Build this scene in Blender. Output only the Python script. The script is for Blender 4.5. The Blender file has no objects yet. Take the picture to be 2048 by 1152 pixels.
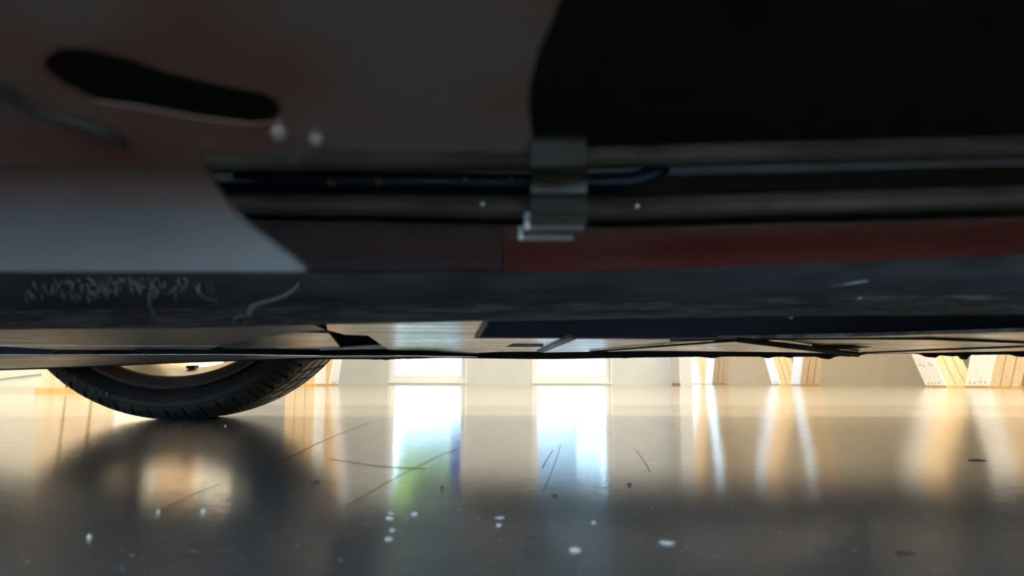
import bpy, bmesh, math, random
from mathutils import Vector, Matrix

random.seed(7)
R = math.radians
sc = bpy.context.scene
col = sc.collection

# ------------------------------------------------------------------ camera
F = 1500.0                                   # focal length in pixels of the 2048-wide frame
CAM = Vector((0.0, 0.0, 0.068))
PITCH = math.atan(187.5 / F)
ROLL = R(0.15)
CROT = Matrix.Rotation(R(90) + PITCH, 3, 'X') @ Matrix.Rotation(ROLL, 3, 'Z')
cd = bpy.data.cameras.new('camera')
cam = bpy.data.objects.new('camera', cd)
col.objects.link(cam)
cam.matrix_world = Matrix.Translation(CAM) @ CROT.to_4x4()
cd.sensor_width = 36.0
cd.lens = F / 2048 * 36.0
cd.clip_start = 0.01
cd.clip_end = 300
cd.dof.use_dof = True
cd.dof.focus_distance = 1.5
cd.dof.aperture_fstop = 11.0
sc.camera = cam

# ------------------------------------------------------------------ light
w = bpy.data.worlds.new('sky')
sc.world = w
w.use_nodes = True
bg = w.node_tree.nodes['Background']
bg.inputs['Color'].default_value = (0.53, 0.76, 1.0, 1)
bg.inputs['Strength'].default_value = 7.5

def area(name, loc, rot, sx, sy, power, color, portal=False):
    l = bpy.data.lights.new(name, 'AREA')
    l.shape = 'RECTANGLE'; l.size = sx; l.size_y = sy
    l.energy = power; l.color = color
    if portal:
        l.cycles.is_portal = True
    o = bpy.data.objects.new(name, l)
    col.objects.link(o); o.location = loc; o.rotation_euler = rot
    return o

WARM = (1.0, 0.81, 0.53)
for yy, pw in ((-2.0, 1050), (4.0, 740), (10.0, 320), (17.0, 380), (22.5, 400)):
    area('ceiling_strip_lamp', (4.0, yy, 5.6), (0, 0, 0), 18.0, 0.12, pw, WARM)
for px in (-1.66, 1.22):
    area('window_portal', (px, 15.32, 1.4), (R(90), 0, 0), 1.5, 2.6, 1, (1, 1, 1), True)
area('window_portal', (-1.0, -7.1, 1.0), (R(-90), 0, 0), 10.0, 1.7, 1, (1, 1, 1), True)  # portal for the added window behind the camera
area('window_portal', (-9.1, 1.5, .6), (0, R(-90), 0), 1.0, 11.0, 1, (1, 1, 1), True)  # portal for the added low window on the left
area('window_portal', (3.3, 21.75, 1.5), (0, R(-90), 0), 2.4, 8.5, 1, (1, 1, 1), True)  # portal for the added return wall window

sc.view_settings.view_transform = 'Standard'
sc.view_settings.look = 'None'
sc.view_settings.gamma = 1.0
sc.view_settings.use_curve_mapping = False
sc.view_settings.exposure = 1.2

# ------------------------------------------------------------------ helpers
def ray(px, py):
    return CROT @ Vector(((px - 1024.0) / F, (576.0 - py) / F, -1.0))

def on_plane(px, py, a, b=0.0):
    """point of the pixel's sight line on the plane z = a + b*Y"""
    d = ray(px, py)
    s = (a + b * CAM.y - CAM.z) / (d.z - b * d.y)
    return CAM + d * s

def on_y(px, py, Y):
    d = ray(px, py)
    return CAM + d * ((Y - CAM.y) / d.y)

def tag(o, label=None, cat=None, group=None, kind=None):
    if label: o['label'] = label
    if cat: o['category'] = cat
    if group: o['group'] = group
    if kind: o['kind'] = kind
    return o

def empty(name, loc=(0, 0, 0)):
    o = bpy.data.objects.new(name, None)
    o.empty_display_size = 0.1
    col.objects.link(o); o.location = loc
    return o

def link(name, me, mat=None, parent=None, smooth=False):
    o = bpy.data.objects.new(name, me)
    col.objects.link(o)
    if mat is not None and len(me.materials) == 0:
        me.materials.append(mat)
    if smooth:
        me.polygons.foreach_set('use_smooth', [True] * len(me.polygons))
    if parent is not None:
        o.parent = parent
        pm = Matrix.Translation(parent.location) if parent.type == 'EMPTY' else Matrix.Identity(4)   # mesh parents carry world coordinates
        o.matrix_parent_inverse = pm.inverted()
    return o

def mesh(name, vs, fs, mat=None, parent=None, smooth=False):
    me = bpy.data.meshes.new(name)
    me.from_pydata([tuple(v) for v in vs], [], fs)
    bm = bmesh.new(); bm.from_mesh(me)
    bmesh.ops.recalc_face_normals(bm, faces=bm.faces)
    bm.to_mesh(me); bm.free()
    me.update()
    return link(name, me, mat, parent, smooth)

def bevel(o, wd, seg=2):
    m = o.modifiers.new('bevel', 'BEVEL')
    m.width = wd; m.segments = seg; m.limit_method = 'ANGLE'; m.angle_limit = R(40)
    return o

BOXF = [(0, 1, 2, 3), (7, 6, 5, 4), (0, 4, 5, 1), (1, 5, 6, 2), (2, 6, 7, 3), (3, 7, 4, 0)]
def box(name, x0, x1, y0, y1, z0, z1, mat, parent=None):
    vs = [(x0, y0, z0), (x1, y0, z0), (x1, y1, z0), (x0, y1, z0),
          (x0, y0, z1), (x1, y0, z1), (x1, y1, z1), (x0, y1, z1)]
    return mesh(name, vs, BOXF, mat, parent)

def boxes(name, lst, mat, parent=None):
    vs = []; fs = []
    for (x0, x1, y0, y1, z0, z1) in lst:
        n = len(vs)
        vs += [(x0, y0, z0), (x1, y0, z0), (x1, y1, z0), (x0, y1, z0),
               (x0, y0, z1), (x1, y0, z1), (x1, y1, z1), (x0, y1, z1)]
        fs += [tuple(i + n for i in f) for f in BOXF]
    return mesh(name, vs, fs, mat, parent)

def tube(name, pts, r, mat, parent=None, n=8):
    pts = [Vector(p) for p in pts]
    vs = []; fs = []
    for i, p in enumerate(pts):
        a = pts[max(i - 1, 0)]; b = pts[min(i + 1, len(pts) - 1)]
        t = (b - a).normalized()
        u = t.cross(Vector((0, 0, 1)))
        if u.length < 1e-4: u = Vector((1, 0, 0))
        u.normalize(); v = u.cross(t)
        rr = r[i] if isinstance(r, (list, tuple)) else r
        for k in range(n):
            q = 2 * math.pi * k / n
            vs.append(p + u * math.cos(q) * rr + v * math.sin(q) * rr)
    for i in range(len(pts) - 1):
        for k in range(n):
            fs.append((i * n + k, i * n + (k + 1) % n, (i + 1) * n + (k + 1) % n, (i + 1) * n + k))
    fs.append(tuple(range(n))); fs.append(tuple((len(pts) - 1) * n + k for k in range(n)))
    return mesh(name, vs, fs, mat, parent, True)

def plate(name, px, a, b, th, mat, parent=None, holes=()):
    """a sheet-metal plate in the plane z=a+bY, cut along its outline and holes, th thick upwards"""
    bm = bmesh.new()
    edges = []
    for loop in [px] + list(holes):
        vs = [bm.verts.new(on_plane(x, y, a, b)) for (x, y) in loop]
        for i in range(len(vs)):
            edges.append(bm.edges.new((vs[i], vs[(i + 1) % len(vs)])))
    bmesh.ops.triangle_fill(bm, edges=edges, use_beauty=True, use_dissolve=False)
    g = bmesh.ops.extrude_face_region(bm, geom=list(bm.faces))
    for v in g['geom']:
        if isinstance(v, bmesh.types.BMVert):
            v.co.z += th
    bmesh.ops.recalc_face_normals(bm, faces=bm.faces)
    me = bpy.data.meshes.new(name)
    bm.to_mesh(me); bm.free()
    return link(name, me, mat, parent)

def interp(xs, ys, x):
    if x <= xs[0]: return ys[0]
    for i in range(len(xs) - 1):
        if x <= xs[i + 1]:
            t = (x - xs[i]) / (xs[i + 1] - xs[i])
            t = t * t * (3 - 2 * t) * 0.35 + t * 0.65
            return ys[i] * (1 - t) + ys[i + 1] * t
    return ys[-1]

def sweep(name, xs, section, mat, parent, x0, x1, steps=60, back=0.06, wob=0.0, smooth=True, close_up=0.0):
    """a long pressed profile running along the car; section = [(depth, heights sampled along xs)]"""
    rnd = random.Random(hash(name) % 1000 if False else len(name) * 13)
    vs = []; fs = []
    m = len(section)
    for i in range(steps + 1):
        px = x0 + (x1 - x0) * i / steps
        row = []
        for j, (Y, ys) in enumerate(section):
            yy = interp(xs, ys, px) + (rnd.uniform(-wob, wob) if 0 < j < m else 0)
            row.append(on_y(px, yy, Y))
        # back of the profile
        bt = row[0].copy(); bt.y += back; bt.z += close_up
        bb = row[-1].copy(); bb.y += 0.004; bb.z += 0.004 + close_up * 0.5
        row = [bt] + row + [bb]
        vs += row
    k = m + 2
    for i in range(steps):
        for j in range(k):
            a = i * k + j; b = i * k + (j + 1) % k
            fs.append((a, b, b + k, a + k))
    fs.append(tuple(range(k))); fs.append(tuple(steps * k + j for j in range(k)))
    o = mesh(name, vs, fs, mat, parent, False)
    if smooth:
        me = o.data
        me.polygons.foreach_set('use_smooth', [True] * len(me.polygons))
        bpy.context.view_layer.objects.active = o
        try:
            me.set_sharp_from_angle(angle=R(50))
        except Exception:
            pass
    return o

# ------------------------------------------------------------------ materials
def mat(name, color, rough=0.6, metal=0.0, spec=0.5, coat=0.0):
    m = bpy.data.materials.new(name); m.use_nodes = True
    b = m.node_tree.nodes['Principled BSDF']
    b.inputs['Base Color'].default_value = (*color, 1)
    b.inputs['Roughness'].default_value = rough
    b.inputs['Metallic'].default_value = metal
    b.inputs['Specular IOR Level'].default_value = spec
    b.inputs['Coat Weight'].default_value = coat
    return m

def N(m, t, **kw):
    n = m.node_tree.nodes.new(t)
    for k, v in kw.items():
        setattr(n, k, v)
    return n
def L(m, a, b):
    m.node_tree.links.new(a, b)

def coords(m, scale):
    tc = N(m, 'ShaderNodeTexCoord'); mp = N(m, 'ShaderNodeMapping')
    mp.inputs['Scale'].default_value = scale
    L(m, tc.outputs['Object'], mp.inputs['Vector'])
    return mp.outputs['Vector']

def noise(m, vec, scale=5.0, detail=4.0, rough=0.55):
    n = N(m, 'ShaderNodeTexNoise')
    n.inputs['Scale'].default_value = scale
    n.inputs['Detail'].default_value = detail
    n.inputs['Roughness'].default_value = rough
    L(m, vec, n.inputs['Vector'])
    return n.outputs['Fac']

def ramp(m, fac, stops):
    r = N(m, 'ShaderNodeValToRGB')
    e = r.color_ramp.elements
    while len(e) < len(stops): e.new(0.5)
    for i, (p, c) in enumerate(stops):
        e[i].position = p
        e[i].color = (*c, 1) if len(c) == 3 else c
    L(m, fac, r.inputs['Fac'])
    return r.outputs['Color']

def bsdf(m): return m.node_tree.nodes['Principled BSDF']

def mottled(name, c1, c2, scale=(1, 1, 1), nscale=8.0, rough=(0.4, 0.6), metal=0.0, bump=0.0, spec=0.5, lo=0.35, hi=0.65, bdist=0.002):
    m = mat(name, c1, rough[0], metal, spec)
    v = coords(m, scale)
    f = noise(m, v, nscale)
    L(m, ramp(m, f, [(lo, c1), (hi, c2)]), bsdf(m).inputs['Base Color'])
    g = (rough[0],) * 3; h = (rough[1],) * 3
    L(m, ramp(m, f, [(lo, g), (hi, h)]), bsdf(m).inputs['Roughness'])
    if bump:
        bp = N(m, 'ShaderNodeBump'); bp.inputs['Strength'].default_value = bump
        bp.inputs['Distance'].default_value = bdist
        L(m, noise(m, v, nscale * 2.2), bp.inputs['Height'])
        L(m, bp.outputs['Normal'], bsdf(m).inputs['Normal'])
    return m

M = {}
# painted, glossy hall floor with fine brushed relief and scuffs
m = M['floor'] = mat('floor_paint', (0.33, 0.31, 0.28), 0.2)
v = coords(m, (1, 1, 1))
big = noise(m, v, 1.6, 5)
L(m, ramp(m, big, [(0.3, (0.275, 0.28, 0.29)), (0.7, (0.335, 0.34, 0.345))]), bsdf(m).inputs['Base Color'])
scuff = noise(m, coords(m, (9, 9, 1)), 6.0, 8, 0.7)
L(m, ramp(m, scuff, [(0.35, (0.28,) * 3), (0.75, (0.38,) * 3)]), bsdf(m).inputs['Roughness'])
L(m, ramp(m, scuff, [(0.35, (0.06,) * 3), (0.75, (0.12,) * 3)]), bsdf(m).inputs['Coat Roughness'])
bsdf(m).inputs['Coat Weight'].default_value = 0.9
bsdf(m).inputs['Specular IOR Level'].default_value = 0.08
streak = noise(m, coords(m, (30, 55, 1)), 2.4, 6, 0.65)
mxc = N(m, 'ShaderNodeMix', data_type='RGBA')
L(m, ramp(m, streak, [(0.60, (0, 0, 0)), (0.72, (1, 1, 1))]), mxc.inputs['Factor'])
L(m, bsdf(m).inputs['Base Color'].links[0].from_socket, mxc.inputs['A'])
mxc.inputs['B'].default_value = (0.62, 0.62, 0.61, 1)
L(m, mxc.outputs['Result'], bsdf(m).inputs['Base Color'])
bp = N(m, 'ShaderNodeBump'); bp.inputs['Strength'].default_value = 1.0; bp.inputs['Distance'].default_value = 0.00015
L(m, noise(m, coords(m, (110, 140, 1)), 1.0, 4, 0.55), bp.inputs['Height'])
L(m, bp.outputs['Normal'], bsdf(m).inputs['Normal'])
L(m, bp.outputs['Normal'], bsdf(m).inputs['Coat Normal'])

M['wall'] = mottled('wall_plaster', (0.56, 0.63, 0.74), (0.60, 0.67, 0.78), nscale=3, rough=(0.7, 0.85))
M['wall_tan'] = mottled('wall_khaki_plaster', (0.50, 0.46, 0.38), (0.54, 0.50, 0.42), nscale=3, rough=(0.7, 0.85))
M['cream'] = mottled('cream_paint', (0.66, 0.62, 0.52), (0.72, 0.68, 0.58), nscale=4, rough=(0.5, 0.7))
M['ceiling'] = mottled('ceiling_board', (0.55, 0.50, 0.42), (0.6, 0.55, 0.47), nscale=2, rough=(0.8, 0.9))
M['frame'] = mottled('window_frame_white', (0.78, 0.84, 0.93), (0.82, 0.88, 0.96), nscale=5, rough=(0.35, 0.5))
M['wood'] = mottled('bare_pine', (0.60, 0.47, 0.32), (0.70, 0.57, 0.41), (6, 6, 0.5), 5, (0.55, 0.75), bump=0.15)
M['whitewood'] = mottled('daylight_white_pine', (0.86, 0.88, 0.92), (0.72, 0.70, 0.68), (3, 3, 1.0), 6, (0.5, 0.7), lo=0.55, hi=0.8)  # white tone carries the daylight on side faces of posts
M['footwood'] = mottled('raw_wood_foot', (0.55, 0.33, 0.10), (0.66, 0.44, 0.18), (6, 6, 1), 5, (0.6, 0.8))
M['darknail'] = mottled('dark_nail', (0.10, 0.09, 0.08), (0.16, 0.14, 0.12), nscale=40, rough=(0.5, 0.7))
M['socket'] = mottled('socket_grey', (0.35, 0.36, 0.38), (0.4, 0.41, 0.43), nscale=20, rough=(0.4, 0.5))

M['rubber'] = mottled('tyre_rubber', (0.018, 0.02, 0.022), (0.035, 0.036, 0.036), nscale=25, rough=(0.45, 0.62), bump=0.1, bdist=0.0006)
M['alloy'] = mottled('wheel_alloy', (0.55, 0.51, 0.44), (0.66, 0.61, 0.52), nscale=12, rough=(0.32, 0.45), metal=0.6)
M['alloy_dark'] = mottled('rim_flange_grey', (0.16, 0.15, 0.14), (0.24, 0.23, 0.21), nscale=18, rough=(0.4, 0.55), metal=0.5)
M['disc'] = mottled('brake_disc_steel', (0.35, 0.33, 0.3), (0.45, 0.43, 0.4), nscale=15, rough=(0.3, 0.45), metal=0.9)

M['tray'] = mottled('undertray_gloss_plastic', (0.13, 0.12, 0.105), (0.22, 0.20, 0.17), (2.5, 60, 1), 3, (0.12, 0.30), bump=0.10, bdist=0.0008)
M['tray_grey'] = mottled('undertray_grey_plastic', (0.50, 0.50, 0.50), (0.58, 0.57, 0.56), (2.0, 12, 1), 3, (0.34, 0.44), 0.9, bump=0.08, bdist=0.0008)
M['black'] = mottled('black_underseal', (0.008, 0.008, 0.008), (0.016, 0.015, 0.014), nscale=30, rough=(0.6, 0.8), bump=0.3)
M['navy'] = mottled('dark_blue_black_panel', (0.028, 0.048, 0.085), (0.04, 0.062, 0.105), nscale=10, rough=(0.5, 0.6), spec=0.3)
M['red'] = mottled('red_body_paint', (0.14, 0.022, 0.02), (0.15, 0.045, 0.035), nscale=9, rough=(0.3, 0.45))
M['dusty_red'] = mottled('dusty_maroon_paint', (0.075, 0.058, 0.066), (0.11, 0.06, 0.066), nscale=9, rough=(0.45, 0.6))
M['red_clear'] = mat('red_clearcoat', (0.45, 0.02, 0.015), 0.25, 0, 0.5, 1.0)
M['glass_dark'] = mat('tinted_glass', (0.01, 0.011, 0.012), 0.05)
M['rail'] = mottled('dusty_black_rail', (0.034, 0.029, 0.021), (0.07, 0.058, 0.042), (6, 6, 6), 6, (0.4, 0.6))
M['hose'] = mottled('blue_hose_plastic', (0.015, 0.035, 0.09), (0.02, 0.05, 0.12), nscale=12, rough=(0.35, 0.5))
M['clip'] = mottled('galvanised_clip', (0.13, 0.13, 0.125), (0.22, 0.22, 0.21), nscale=14, rough=(0.35, 0.5), metal=0.5)
M['clip_dark'] = mottled('dark_steel_clip', (0.018, 0.016, 0.013), (0.034, 0.03, 0.025), nscale=14, rough=(0.4, 0.55))
M['clip_light'] = mottled('bright_clip_edge', (0.26, 0.28, 0.30), (0.34, 0.36, 0.38), nscale=14, rough=(0.4, 0.5), metal=0.4)
M['bolt'] = mottled('zinc_bolt', (0.5, 0.48, 0.42), (0.6, 0.58, 0.5), nscale=30, rough=(0.25, 0.35), metal=0.7)
M['shield'] = mottled('dusty_shield_metal', (0.16, 0.055, 0.035), (0.15, 0.12, 0.10), (3, 3, 3), 4, (0.38, 0.55), metal=0.35, lo=0.38, hi=0.55)

m = M['shield_grey'] = mottled('grey_brown_flap', (0.10, 0.10, 0.105), (0.135, 0.135, 0.14), (3, 3, 3), 5, (0.38, 0.5), metal=0.2)  # flap colour: grey, browner towards the top, broken up by noise
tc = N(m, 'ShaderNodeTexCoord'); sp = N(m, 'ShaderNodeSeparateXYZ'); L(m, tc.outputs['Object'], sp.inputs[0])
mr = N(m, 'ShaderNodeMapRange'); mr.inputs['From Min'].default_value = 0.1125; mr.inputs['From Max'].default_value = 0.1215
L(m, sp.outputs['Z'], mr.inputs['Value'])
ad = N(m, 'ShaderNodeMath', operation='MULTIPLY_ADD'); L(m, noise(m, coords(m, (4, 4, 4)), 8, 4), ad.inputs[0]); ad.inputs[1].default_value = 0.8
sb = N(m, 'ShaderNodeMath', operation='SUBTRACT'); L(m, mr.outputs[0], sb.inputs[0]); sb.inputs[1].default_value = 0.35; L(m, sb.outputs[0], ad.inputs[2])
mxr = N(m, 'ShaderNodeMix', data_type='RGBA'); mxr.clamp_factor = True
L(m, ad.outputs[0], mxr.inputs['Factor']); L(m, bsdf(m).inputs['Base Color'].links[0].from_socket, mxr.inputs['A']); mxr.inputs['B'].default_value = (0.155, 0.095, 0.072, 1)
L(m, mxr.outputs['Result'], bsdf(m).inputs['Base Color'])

# scuffed sill: dark underseal with pale scrapes
m = M['sill'] = mat('scuffed_sill_underseal', (0.02, 0.02, 0.021), 0.55)
v = coords(m, (14, 50, 110))
s1 = noise(m, v, 3.0, 7, 0.7)
L(m, ramp(m, s1, [(0.36, (0.022, 0.023, 0.025)), (0.48, (0.06, 0.063, 0.066)), (0.60, (0.24, 0.245, 0.24))]), bsdf(m).inputs['Base Color'])
bp = N(m, 'ShaderNodeBump'); bp.inputs['Strength'].default_value = 0.5; bp.inputs['Distance'].default_value = 0.0015
L(m, noise(m, coords(m, (30, 60, 80)), 3, 6, 0.6), bp.inputs['Height'])
L(m, bp.outputs['Normal'], bsdf(m).inputs['Normal'])
M['sill_dark'] = mottled('dark_underseal', (0.020, 0.021, 0.024), (0.038, 0.040, 0.044), (6, 20, 20), 6, (0.45, 0.6), bump=0.2)
M['scrape'] = mottled('pale_scrape', (0.10, 0.105, 0.11), (0.26, 0.27, 0.285), nscale=60, rough=(0.5, 0.7), bump=0.3)

# window panes: clear, with a surface reflection
m = M['pane'] = bpy.data.materials.new('window_glass'); m.use_nodes = True
nt = m.node_tree; nt.nodes.remove(nt.nodes['Principled BSDF'])
tr = N(m, 'ShaderNodeBsdfTransparent'); gl = N(m, 'ShaderNodeBsdfGlossy'); mx = N(m, 'ShaderNodeMixShader'); fr = N(m, 'ShaderNodeFresnel')
gl.inputs['Roughness'].default_value = 0.02; fr.inputs['IOR'].default_value = 1.45
tr.inputs['Color'].default_value = (0.95, 0.98, 0.97, 1)
L(m, fr.outputs[0], mx.inputs[0]); L(m, tr.outputs[0], mx.inputs[1]); L(m, gl.outputs[0], mx.inputs[2])
L(m, mx.outputs[0], nt.nodes['Material Output'].inputs['Surface'])

M['render'] = mottled('white_render', (0.36, 0.36, 0.35), (0.40, 0.40, 0.39), nscale=1, rough=(0.8, 0.9))
M['greyclad'] = mottled('grey_blue_cladding', (0.06, 0.075, 0.09), (0.08, 0.095, 0.11), nscale=1, rough=(0.6, 0.7))
M['leaf'] = mottled('yellow_green_leaves', (0.085, 0.105, 0.006), (0.14, 0.16, 0.012), nscale=4, rough=(0.7, 0.8), spec=0.1)
M['bark'] = mottled('bark', (0.08, 0.06, 0.04), (0.12, 0.09, 0.06), nscale=9, rough=(0.8, 0.9))
M['banner'] = mottled('blue_cloth', (0.004, 0.035, 0.26), (0.006, 0.045, 0.32), nscale=3, rough=(0.6, 0.7))
M['yard'] = mottled('pale_concrete', (0.25, 0.25, 0.24), (0.3, 0.3, 0.29), nscale=0.8, rough=(0.8, 0.9))
M['crumb'] = mottled('pale_grit', (0.55, 0.54, 0.5), (0.7, 0.69, 0.66), nscale=200, rough=(0.4, 0.6))
M['crumb_dark'] = mottled('dark_grit', (0.05, 0.04, 0.03), (0.12, 0.08, 0.06), nscale=200, rough=(0.6, 0.8))
M['hair'] = mat('dark_fibre', (0.04, 0.03, 0.025), 0.5)

# ------------------------------------------------------------------ hall
WY = 15.0      # window wall
BY = 27.0      # back wall to the right of it
S = 'structure'
tag(box('floor', -9, 18, -7, BY, -0.2, 0.0, M['floor']), kind=S)
tag(box('ceiling', -9, 18, -7, BY + 0.3, 6.0, 6.2, M['ceiling']), kind=S)
tag(boxes('wall_left', [(-9.2, -9, -7, -4, 0, 6), (-9.2, -9, 7, WY, 0, 6), (-9.2, -9, -4, 7, 0, .1), (-9.2, -9, -4, 7, 1.1, 6)], M['cream']), kind=S)
w5 = tag(boxes('window_5', [(-9.15, -9.05, -4, 7, .1, .18), (-9.15, -9.05, -4, 7, 1.02, 1.1)] +
               [(-9.15, -9.05, -4 + 2.19 * k, -3.92 + 2.19 * k, .18, 1.02) for k in range(6)], M['frame']), kind=S)  # unseen window, kept low to light the floor beneath the car
for k in range(5):
    box('pane', -9.105, -9.1, -3.92 + 2.19 * k, -4 + 2.19 * (k + 1), .18, 1.02, M['pane'], w5)
tag(box('wall_right', 18, 18.2, -7, BY, 0, 6, M['wall_tan']), kind=S)
tag(boxes('wall_near', [(-9, -6, -7.2, -7, 0, 6), (4, 18, -7.2, -7, 0, 6), (-6, 4, -7.2, -7, 1.9, 6), (-6, 4, -7.2, -7, 0, .1)], M['cream']), kind=S)
w4 = tag(boxes('window_4', [(-6, 4, -7.15, -7.05, .1, .18), (-6, 4, -7.15, -7.05, 1.82, 1.9)] +
               [(-6 + 2.48 * k, -5.92 + 2.48 * k, -7.15, -7.05, .18, 1.82) for k in range(5)], M['frame']), kind=S)  # unseen window, added to light the near floor and underside coolly
for k in range(4):
    box('pane', -5.92 + 2.48 * k, -6 + 2.48 * (k + 1), -7.105, -7.1, .18, 1.82, M['pane'], w4)
tag(box('wall_far', 3.3, 18, BY, BY + 0.3, 0, 6, M['wall_tan']), kind=S)

def X_at(px, Y): return on_y(px, 765, Y).x
wins = [(X_at(779, WY), X_at(930, WY)), (X_at(1067, WY), X_at(1221, WY))]
WZ0, WZ1 = 0.065, 2.75
XR = X_at(1361, WY - 0.75)
xs = [-9.0, wins[0][0], wins[0][1], wins[1][0], wins[1][1], XR + 0.22]
tag(boxes('wall_window', [(xs[0], xs[1], WY, WY + .3, 0, 6), (xs[2], xs[3], WY, WY + .3, 0, 6), (xs[4], xs[5], WY, WY + .3, 0, 6),
     (xs[1], xs[2], WY, WY + .3, 0, WZ0), (xs[3], xs[4], WY, WY + .3, 0, WZ0),
     (xs[1], xs[2], WY, WY + .3, WZ1, 6), (xs[3], xs[4], WY, WY + .3, WZ1, 6)], M['wall']), kind=S)
# pilaster closing the window wall, raw at its foot
pil = tag(box('wall_pilaster', XR, XR + 0.22, WY - 0.75, WY, 0, 6, M['wall']), kind=S)
box('foot_band', XR - 0.006, XR + 0.20, WY - 0.70, WY - 0.02, 0.002, 0.045, M['footwood'], pil)
box('daylight_white_face', XR - .012, XR, WY - 0.75, WY - .001, 0.05, 6, M['whitewood'], pil)  # panel whitened in place of daylight missing on this side
# return wall; its unseen window band is added to light the far bay
rx = XR + 0.22
tag(boxes('wall_return', [(rx - .25, rx, WY + .3, 17.5, 0, 6), (rx - .25, rx, 26, BY, 0, 6),
    (rx - .25, rx, 17.5, 26, 0, .3), (rx - .25, rx, 17.5, 26, 2.7, 6)], M['wall']), kind=S)
w3 = tag(boxes('window_3', [(rx - .2, rx - .1, 17.5, 26, .3, .38), (rx - .2, rx - .1, 17.5, 26, 2.62, 2.7),
    (rx - .2, rx - .1, 17.5, 17.6, .38, 2.62), (rx - .2, rx - .1, 19.95, 20.05, .38, 2.62), (rx - .2, rx - .1, 25.9, 26, .38, 2.62)], M['frame']), kind=S)
box('pane', rx - .155, rx - .15, 17.6, 19.95, .38, 2.62, M['pane'], w3)
box('pane', rx - .155, rx - .15, 20.05, 25.9, .38, 2.62, M['pane'], w3)

for i, (a, b) in enumerate(wins):
    g = 0.085                               # frame width
    wz = 0.20
    y0, y1 = WY + 0.10, WY + 0.18
    fo = tag(boxes('window_%d' % (i + 1), [(a, a + g, y0, y1, WZ0, WZ1), (b - g, b, y0, y1, WZ0, WZ1),
        (a + g, b - g, y0, y1, WZ1 - g, WZ1), (a + g, b - g, y0, y1, WZ0, wz - .03)], M['frame']), kind=S)
    # sloped inner sash rail, casing and glass
    box('sash_rail', a + g, b - g, y0 + .015, y1 - .015, wz - .03, wz, M['frame'], fo)
    boxes('casing', [(a - .03, a, WY - .015, WY, WZ0 - .02, WZ1 + .03), (b, b + .03, WY - .015, WY, WZ0 - .02, WZ1 + .03),
                     (a - .03, b + .03, WY - .02, WY, WZ0 - .035, WZ0)], M['frame'], fo)
    box('pane', a + g, b - g, WY + .135, WY + .14, wz, WZ1 - g, M['pane'], fo)

# cream partition on the left with a slanting board
pa = tag(box('wall_partition', -9.0, X_at(170, 7.8), 7.8, 7.95, 0, 6, M['cream']), kind=S)
def slant(p, q, th):
    A = on_y(*p, 7.8); B = on_y(*q, 7.8)
    vs = []
    for y in (7.775, 7.80):
        for P, dz in ((A, 0), (B, 0), (B, th), (A, th)):
            vs.append((P.x, y, P.z + dz))
    return vs
mesh('rail_board', slant((-90, 769), (170, 737), 0.085), BOXF, M['cream'], pa)
mesh('baseboard', slant((-400, 778.5), (170, 778.2), 0.055), BOXF, M['cream'], pa)

so = box('wall_socket', X_at(639, WY), X_at(645, WY), WY - .03, WY, on_y(640, 769, WY).z, on_y(640, 758, WY).z, M['socket'])
bevel(so, 0.006)
tag(so, 'small grey socket low on the white wall behind the tyre', 'socket')

# ------------------------------------------------------------------ V-shaped timber columns
def strut(name, parent, x, y, wx, dy, lean, sgn, white_side, nails=0):
    """leaning leg: three boards side by side, a cheek whitened for daylight on the side facing the nave"""
    H = 5.9
    nb = 3
    bw = wx / nb
    def leg(nm, x0, x1, y0, y1, z0, z1, mt, par):
        vs = []
        for z in (z0, z1):
            o = lean * z
            vs += [(x0, y0 + o, z), (x1, y0 + o, z), (x1, y1 + o, z), (x0, y1 + o, z)]
        return mesh(nm, vs, BOXF, mt, par)
    core = leg(name, x + .02, x + wx - .02, y + .03, y + dy - .02, 0.0, H, M['wood'], parent)
    for k in range(nb):
        bevel(leg('board', x + k * bw + .006, x + (k + 1) * bw - .006, y, y + dy, 0.0, H, M['wood'], core), 0.004, 1)
    if white_side < 0: xa, xb = x - .022, x + .004
    else: xa, xb = x + wx - .004, x + wx + .022
    leg('daylight_white_cheek', xa, xb, y - .004, y + dy + .004, 0.03, H, M['whitewood'], core)  # daylight on this side is put into the white colour
    leg('foot_block', x - .018, x + wx + .018, y - .012, y + dy + .008, 0.0, 0.028, M['footwood'], core)
    # nail heads on the cheek
    rnd = random.Random(int(y * 10))
    for zz in (0.07, 0.34)[:nails]:
        for k in range(4):
            yy = y + dy * (.18 + .2 * k) + lean * zz + rnd.uniform(-.03, .03)
            xx = (xa - .003) if white_side < 0 else (xb - .001)
            z2 = zz + rnd.uniform(-.02, .02)
            box('nail', xx, xx + .004, yy - .008, yy + .008, z2 - .012, z2 + .012, M['darknail'], core)
    return core

def vcolumn(x, yn, yf, lab, side, xl=None, ln=-0.45, lf=0.72, wx=0.43, dy=0.52, nails=(0, 1), dyf=None):
    c = empty('timber_column', (x, yn, 0))
    tag(c, lab, 'column', 'V-shaped timber columns')
    strut('strut', c, x, yn, wx, dy, ln, -1, side, nails[0])
    strut('strut', c, xl if xl is not None else x, yf, wx, dyf or dy, lf, 1, side, nails[1])
    return c

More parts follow.
